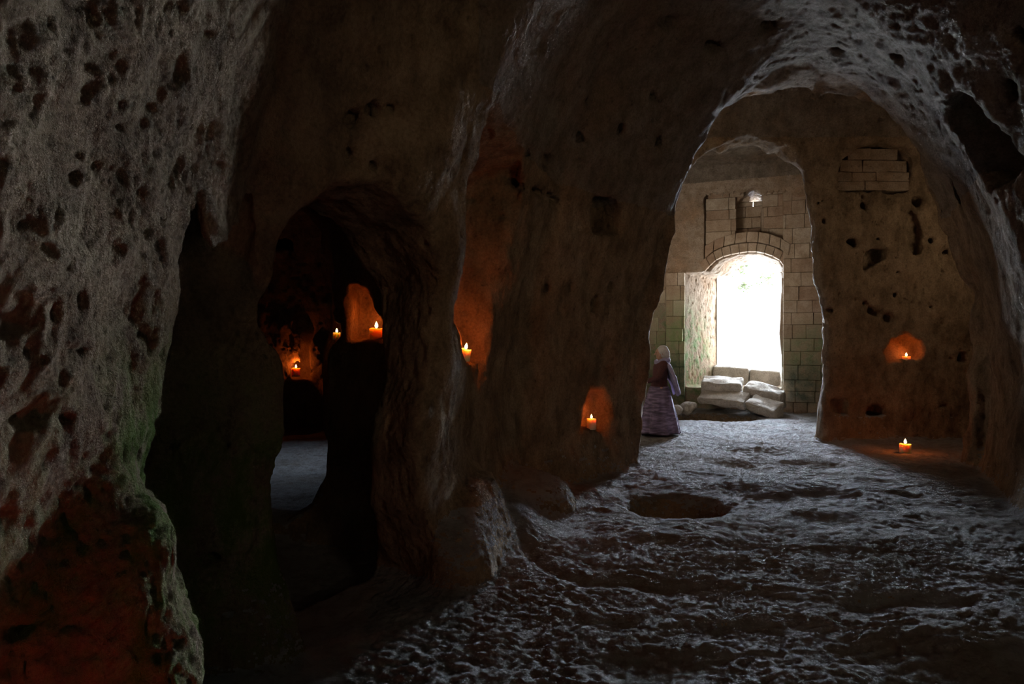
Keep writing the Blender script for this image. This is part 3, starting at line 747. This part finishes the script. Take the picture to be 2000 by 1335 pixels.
m_leaf, nt, b = new_mat('shrub_leaf'); b.inputs['Base Color'].default_value = (.05, .075, .02, 1); b.inputs['Roughness'].default_value = .7
m_twig, nt, b = new_mat('shrub_twig'); b.inputs['Base Color'].default_value = (.08, .05, .03, 1)
def tube(bm, pts, rad, n=7):
    rings = []
    for i, p in enumerate(pts):
        p = Vector(p); d = (Vector(pts[min(i+1, len(pts)-1)])-Vector(pts[max(i-1, 0)])).normalized(); q = d.to_track_quat('Z', 'Y')
        r_ = rad[i] if hasattr(rad, '__len__') else rad
        rings.append([bm.verts.new(p+q @ Vector((r_*math.cos(6.2832*k/n), r_*math.sin(6.2832*k/n), 0))) for k in range(n)])
    for a, b_ in zip(rings[:-1], rings[1:]):
        for k in range(n): bm.faces.new((a[k], a[(k+1) % n], b_[(k+1) % n], b_[k]))
    bm.faces.new(rings[0][::-1]); bm.faces.new(rings[-1])
def shrub(px, py, Y, R_, label, seed, droop=-.3):
    r = random.Random(seed); base = P(px, py, Y); root = empty('hanging_shrub', tuple(base)); tag(root, label, 'shrub', 'shrubs outside the doorway')
    st = bmesh.new(); lf = bmesh.new()
    for k in range(16):
        d = Vector((r.uniform(-1, 1), r.uniform(-.6, .6), r.uniform(-.7, .9))).normalized()*R_*r.uniform(.6, 1.1)
        pts = [Vector((0, 0, 0)), d*.4+Vector((0, 0, .05)), d*.75, d+Vector((0, 0, droop*R_*.4))]
        tube(st, pts, [.012, .009, .006, .003], 5)
        for m in range(16):
            t = r.uniform(.25, 1); c = pts[0].lerp(pts[3], t)+Vector((r.uniform(-.06, .06), r.uniform(-.06, .06), r.uniform(-.06, .06)))
            q = Vector((r.uniform(-1, 1), r.uniform(-1, 1), r.uniform(-1, 1))).normalized().to_track_quat('Z', 'Y'); s_ = r.uniform(.03, .055)
            lf.faces.new([lf.verts.new(c+q @ Vector(v_)*s_) for v_ in ((-1, 0, 0), (0, -.45, .1), (1, 0, 0), (0, .45, .1))])
    bm_obj('stem', st, m_twig, root); bm_obj('foliage', lf, m_leaf, root)
shrub(1443, 527, 20.5, .42, 'small leafy shrub at the upper left of the bright doorway view', 1)
shrub(1499, 548, 21.5, .45, 'small leafy shrub at the upper right of the bright doorway view', 2)
shrub(1457, 556, 21, .3, 'low tuft of leaves in the middle of the bright doorway view', 3)

# ------------------------------------------------------------------ candles
m_wax, nt, b = new_mat('honey_wax'); b.inputs['Base Color'].default_value = (.95, .70, .42, 1); b.inputs['Roughness'].default_value = .45
b.inputs['Subsurface Weight'].default_value = 1.0; b.inputs['Subsurface Radius'].default_value = (1.0, .52, .22); b.inputs['Subsurface Scale'].default_value = .09
m_wick, nt, b = new_mat('charred_wick'); b.inputs['Base Color'].default_value = (.02, .015, .01, 1)
m_flame, nt, b = new_mat('candle_flame'); b.inputs['Base Color'].default_value = (0, 0, 0, 1); b.inputs['Emission Strength'].default_value = 9
vec = coords(nt); sp = nt.nodes.new('ShaderNodeSeparateXYZ'); tc = [n for n in nt.nodes if n.type == 'TEX_COORD'][0]
nt.links.new(tc.outputs['Generated'], sp.inputs[0])
nt.links.new(ramp(nt, sp.outputs[2], [(0, (1, .35, .05)), (.25, (1, .72, .32)), (.7, (1, .78, .4)), (1, (1, .5, .12))]).outputs[0], b.inputs['Emission Color'])
def candle(loc, dia, hgt, label, power, tilt=(0, 0), fl=1.0, seed=0, topslope=0.0, col=(1, .17, .015)):
    r = random.Random(seed); root = empty('pillar_candle', loc); tag(root, label, 'candle', 'lit candles in the cave')
    root.rotation_euler = (tilt[0], tilt[1], 0); R_ = dia/2
    bm = bmesh.new(); k1 = r.uniform(0, 6)
    jig = lambda i, z: 1+.012*math.sin(i/32*6.283*2+k1)+.006*math.sin(i/32*6.283*5+k1)
    lathe(bm, [(0, 0), (R_*.93, 0), (R_*1.0, .006), (R_*.985, hgt*.3), (R_*.99, hgt*.7), (R_*1.02, hgt*.93), (R_*1.0, hgt*.985), (R_*.93, hgt), (R_*.82, hgt-.006), (R_*.55, hgt-.012), (0, hgt-.015)], 32, jig)
    for v in bm.verts:
        if v.co.z > hgt*.5: v.co.z += topslope*v.co.x+.004*math.sin(3*math.atan2(v.co.y, v.co.x)+k1)*(v.co.xy.length > R_*.8)
    bm_obj('wax_body', bm, m_wax, root, True)
    bm = bmesh.new(); tube(bm, [(0, 0, hgt-.018), (.001, 0, hgt-.005), (.003, .001, hgt+.008)], .0018, 6); bm_obj('wick', bm, m_wick, root)
    fh = .042*fl; bm = bmesh.new(); lathe(bm, [(0, 0), (.006*fl, .12*fh), (.0098*fl, .3*fh), (.0095*fl, .48*fh), (.006*fl, .72*fh), (.0025*fl, .9*fh), (0, fh)], 14)
    f = bm_obj('flame', bm, m_flame, root, True); f.location = (.001, 0, hgt-.002)
    ld = bpy.data.lights.new('candle_light', 'POINT'); ld.energy = power; ld.color = col; ld.shadow_soft_size = .012
    lo = bpy.data.objects.new('candle_light', ld); C.objects.link(lo); lo.parent = root; lo.location = (.001, 0, hgt+fh+.018)
    return root
def on(px, py, Y): p = P(px, py, Y); return (float(p[0]), float(p[1]), float(p[2]))
candle(on(578, 735, 11.9), .15, .16, 'distant candle deep in the square-cut niche of the side chamber, farthest left', 4.5, fl=1.7, seed=1)
candle(on(657.5, 663, 5.62), .062, .062, 'narrow candle tucked in a slit hole, left of the pointed niche', .35, fl=1.0, seed=2)
candle(on(735, 667, 5.62), .118, .118, 'thick candle in the pointed triangular niche', 2.0, fl=1.5, seed=3)
candle(on(906, 704, 5.35), .095, .098, 'leaning candle on the rock ledge beside the dark pillar', 5.5, tilt=(.1, .16), fl=1.35, seed=4)
p5 = A2
u5, z5 = onplane(A2, 1155, 838); l5 = loc3(A2, u5, .0, z5)
candle(l5, .11, .13, 'candle in the low niche of the left wall beside the fluted rock edge', 2.0, fl=1.3, seed=5)
candle(on(1770, 705, 10.6), .13, .08, 'short candle in the shallow round niche of the right wall', 1.9, fl=1.6, seed=6)
candle(on(1768, 884, 9.25), .15, .13, 'squat candle standing on the floor at the foot of the right wall', 5, fl=1.9, seed=7)

candle((-1.10, 1.28, .02), .11, .12, 'candle low at the foot of the near left rock, known by its red glow', 4, seed=9, col=(1, .05, .004))

# ------------------------------------------------------------------ the walking woman in the end chamber
class Sdf:
    def __init__(s, lo, hi, h):
        s.lo = np.array(lo, float); s.h = h; n = np.ceil((np.array(hi)-s.lo)/h).astype(int)
        s.g = [(s.lo[i]+h*np.arange(n[i])).astype(np.float32) for i in range(3)]; s.A = np.full(n, .5, np.float32)
    def box(s, lo, hi):
        return tuple(slice(int(max(0, (a-l)/s.h)), int(min(len(g), max((b_-l)/s.h+2, 1)))) for a, b_, l, g in zip(lo, hi, s.lo, s.g))
    def cap(s, a, b_, ra, rb, k=.03, sc=(1, 1, 1)):
        a = np.array(a, float); b_ = np.array(b_, float); m = max(ra, rb)*max(sc)+k*2+.03; sl = s.box(np.minimum(a, b_)-m, np.maximum(a, b_)+m)
        X, Y, Z = s.g[0][sl[0]][:, None, None], s.g[1][sl[1]][None, :, None], s.g[2][sl[2]][None, None, :]
        ab = (b_-a)/np.array(sc); L2 = ab@ab+1e-9
        px, py, pz = (X-a[0])/sc[0], (Y-a[1])/sc[1], (Z-a[2])/sc[2]
        t = np.clip((px*ab[0]+py*ab[1]+pz*ab[2])/L2, 0, 1)
        d = np.sqrt((px-ab[0]*t)**2+(py-ab[1]*t)**2+(pz-ab[2]*t)**2)-(ra+(rb-ra)*t)
        s.A[sl] = smin(s.A[sl], d.astype(np.float32), k); return s
    def mesh(s, name, mat, parent, loc=(0, 0, 0)):
        s.A[[0, -1]] = .5; s.A[:, [0, -1]] = .5; s.A[:, :, [0, -1]] = .5
        v, q = surface_nets(s.A, s.h, s.lo); me = np_mesh(name, v, q); bm = bmesh.new(); bm.from_mesh(me)
        bmesh.ops.recalc_face_normals(bm, faces=bm.faces[:])
        for _ in range(2): bmesh.ops.smooth_vert(bm, verts=bm.verts[:], factor=.4, use_axis_x=True, use_axis_y=True, use_axis_z=True)
        bm.to_mesh(me); bm.free(); me.materials.append(mat)
        for p in me.polygons: p.use_smooth = True
        o = bpy.data.objects.new(name, me); C.objects.link(o); o.parent = parent; o.location = loc; return o
def plain(name, c, rough=.85, nz=None):
    m, nt, b = new_mat(name); vec = coords(nt); n = noise(nt, vec, nz or 30, 4)
    nt.links.new(mixc(nt, 1.0, c, ramp(nt, n, [(.3, (.72, .72, .72)), (.65, (1, 1, 1))]).outputs[0], 'MULTIPLY'), b.inputs['Base Color'])
    b.inputs['Roughness'].default_value = rough; b.inputs['Specular IOR Level'].default_value = .2; bump_chain(nt, b, [(n, .004, .5)]); return m
m_skin = plain('skin', (.42, .25, .18), .6); m_top = plain('maroon_cotton', (.085, .035, .035)); m_scarf = plain('white_headscarf_cloth', (.52, .50, .50))
m_lil = plain('lilac_cloth', (.30, .27, .40)); m_shoe = plain('dark_shoe', (.03, .025, .025)); m_eye = plain('eye', (.05, .03, .02), .3)
m_skirt, nt, b = new_mat('purple_striped_skirt_cloth'); vec = coords(nt, (1, 1, 5)); wv = nt.nodes.new('ShaderNodeTexNoise')
wv.inputs['Scale'].default_value = 6; wv.inputs['Detail'].default_value = 5; nt.links.new(vec, wv.inputs['Vector'])
nt.links.new(ramp(nt, wv.outputs[0], [(.35, (.07, .055, .085)), (.5, (.14, .105, .17)), (.65, (.25, .19, .30))]).outputs[0], b.inputs['Base Color']); b.inputs['Roughness'].default_value = .9
WX, WY = 2.53, 11.0
fz0 = float(FZ[int((WX-G0[0])/H), int((WY-G0[1])/H)])
per = empty('person', (WX, WY, fz0+.012))
tag(per, 'woman walking in long purple skirt, maroon top and white headscarf in the far chamber', 'person')
hd = (.035, 0, 1.405)
b_ = Sdf((-.5, -.4, -.02), (.35, .4, 1.6), .0075)
b_.cap((.0, 0, .80), (.0, 0, .86), .13, .12, .05, (1, 1.2, 1)).cap((0, 0, .9), (.03, 0, 1.15), .105, .12, .05, (.95, 1.25, 1)).cap((.04, -.13, 1.21), (.04, .13, 1.21), .055, .055, .05)
b_.cap((.045, 0, 1.22), (.04, 0, 1.33), .05, .046, .03)
b_.cap((hd[0]+.015, 0, hd[2]+.02), (hd[0]-.005, 0, hd[2]+.01), .092, .088, .03, (1.02, .84, 1.08)).cap((hd[0]-.03, 0, hd[2]-.03), (hd[0]-.045, 0, hd[2]-.075), .058, .036, .03)
b_.cap((hd[0]-.085, 0, hd[2]+.012), (hd[0]-.112, 0, hd[2]-.022), .011, .015, .012)          # nose
b_.cap((hd[0]-.078, -.03, hd[2]+.028), (hd[0]-.078, .03, hd[2]+.028), .014, .014, .015)      # brow
b_.cap((hd[0]-.080, -.018, hd[2]-.047), (hd[0]-.080, .018, hd[2]-.047), .010, .010, .006).cap((hd[0]-.078, -.014, hd[2]-.060), (hd[0]-.078, .014, hd[2]-.060), .009, .009, .004)
for sy in (-1, 1):
    b_.cap((hd[0]+.01, sy*.082, hd[2]+.015), (hd[0]+.005, sy*.084, hd[2]-.02), .018, .012, .008, (1, .5, 1))
def arm(sh, el, wr, fwd, sy):
    b_.cap(sh, el, .045, .036, .03).cap(el, wr, .036, .024, .02)
    wr = np.array(wr); f = np.array(fwd)/np.linalg.norm(fwd); side = np.array([0, 1.0, 0]); up = np.cross(side, f)
    b_.cap(wr, wr+f*.07, .022, .028, .015, (1, 1.1, .8))
    for k, (o_, L) in enumerate([(-.03, .062), (-.010, .075), (.011, .070), (.031, .055)]):
        p0 = wr+f*.085+side*o_; p1 = p0+f*L*.5-up*.012; p2 = p1+f*L*.35-up*.026
        b_.cap(p0, p1, .0095, .0088, .004).cap(p1, p2, .0088, .0075, .003)
    t0 = wr+f*.03-side*sy*.022; b_.cap(t0, t0+f*.03-side*sy*.028-up*.01, .012, .010, .006).cap(t0+f*.03-side*sy*.028-up*.01, t0+f*.058-side*sy*.032-up*.02, .010, .008, .003)
arm((.05, -.16, 1.20), (-.06, -.20, 1.00), (-.24, -.17, .93), (-1, .05, -.25), -1)
arm((.05, .16, 1.20), (.10, .21, .97), (.0, .20, .80), (-.6, 0, -.8), 1)
for (hx, kx, ax, sy) in [(0, -.10, -.17, -.09), (0, .04, .16, .09)]:
    b_.cap((hx, sy, .80), (kx, sy, .45), .085, .055, .04).cap((kx, sy, .45), (ax, sy, .09), .055, .034, .03).cap((ax+.02, sy, .05), (ax-.12, sy, .035), .034, .026, .02)
b_.mesh('body', m_skin, per)
for sy in (-1, 1):
    bm = bmesh.new(); bmesh.ops.create_uvsphere(bm, u_segments=12, v_segments=8, radius=.011)
    bm_obj('eye', bm, m_eye, per, True).location = (hd[0]-.079, sy*.031, hd[2]+.010)
for ax, sy in ((-.17, -.09), (.16, .09)):
    k_ = Sdf((ax-.2, sy-.08, -.03), (ax+.12, sy+.08, .14), .008); k_.cap((ax+.03, sy, .045), (ax-.12, sy, .03), .042, .034, .02).cap((ax+.02, sy, .05), (ax, sy, .09), .04, .04, .02); k_.mesh('shoe', m_shoe, per)
t_ = Sdf((-.4, -.4, .68), (.35, .4, 1.36), .01)
t_.cap((.0, 0, .80), (.0, 0, .86), .145, .135, .05, (1, 1.2, 1)).cap((0, 0, .9), (.03, 0, 1.14), .125, .138, .05, (.95, 1.25, 1)).cap((.04, -.13, 1.21), (.04, .13, 1.21), .072, .072, .05).cap((.045, 0, 1.22), (.043, 0, 1.27), .066, .06, .03)
t_.cap((.05, -.16, 1.20), (-.06, -.20, 1.00), .064, .054, .03).cap((-.06, -.20, 1.00), (-.215, -.173, .937), .054, .040, .02).cap((.05, .16, 1.20), (.10, .21, .97), .064, .054, .03).cap((.10, .21, .97), (.02, .2, .83), .054, .042, .02)
t_.mesh('blouse', m_top, per)
h_ = Sdf((-.15, -.2, 1.2), (.25, .2, 1.6), .0075)
h_.cap((hd[0]+.025, 0, hd[2]+.03), (hd[0]+.035, 0, hd[2]+.01), .105, .10, .03, (.98, .93, 1.02)).cap((hd[0]+.06, 0, hd[2]-.02), (hd[0]+.10, 0, hd[2]-.13), .075, .06, .04)
h_.mesh('headscarf', m_scarf, per)
c_ = Sdf((-.2, -.25, 1.12), (.3, .25, 1.42), .0075)
for k in range(14):
    a0, a1 = k/14*6.2832, (k+1)/14*6.2832; f_ = lambda a: (.05+.095*math.cos(a), .105*math.sin(a), 1.275+.03*math.cos(a)+.008*math.sin(3*a))
    c_.cap(f_(a0), f_(a1), .038, .038, .02)
c_.mesh('collar_scarf', m_lil, per)
s_ = Sdf((-.05, -.35, .55), (.5, .3, 1.3), .01)
for k in range(9):
    y_ = -.24+.05*k; s_.cap((.12, y_*.8, 1.20), (.21+.012*math.sin(k*2.1), y_, .98), .035, .03, .03).cap((.21+.012*math.sin(k*2.1), y_, .98), (.29+.02*math.sin(k*1.7), y_*.9, .72+.03*math.sin(k*2.6)), .03, .022, .03)
s_.mesh('shawl', m_lil, per)
bm = bmesh.new(); n = 120; rings = []
for i in range(26):
    t = i/25; z = .84-.80*t
    rx = .155+.195*t**.85; ry = .17+.15*t**.9; cx = .0+.0*t
    ring = []
    for k in range(n):
        a = 6.2832*k/n; fo = 1+(.05*math.sin(9*a+1.5*t)+.03*math.sin(17*a+.7)+.018*math.sin(4*a+3*t))*min(1, t*1.5)
        ring.append(bm.verts.new((cx+rx*math.cos(a)*fo, ry*math.sin(a)*fo, z+.012*math.sin(5*a)*t)))
    rings.append(ring)
for i in range(24, 0, -1):      # inner face of the cloth
    ring = [bm.verts.new((v.co.x*.965, v.co.y*.965, v.co.z)) for v in rings[i]]; rings.append(ring)
for a, b2 in zip(rings[:-1], rings[1:]):
    for k in range(n): bm.faces.new((a[k], b2[k], b2[(k+1) % n], a[(k+1) % n]))
bm_obj('skirt', bm, m_skirt, per, True)
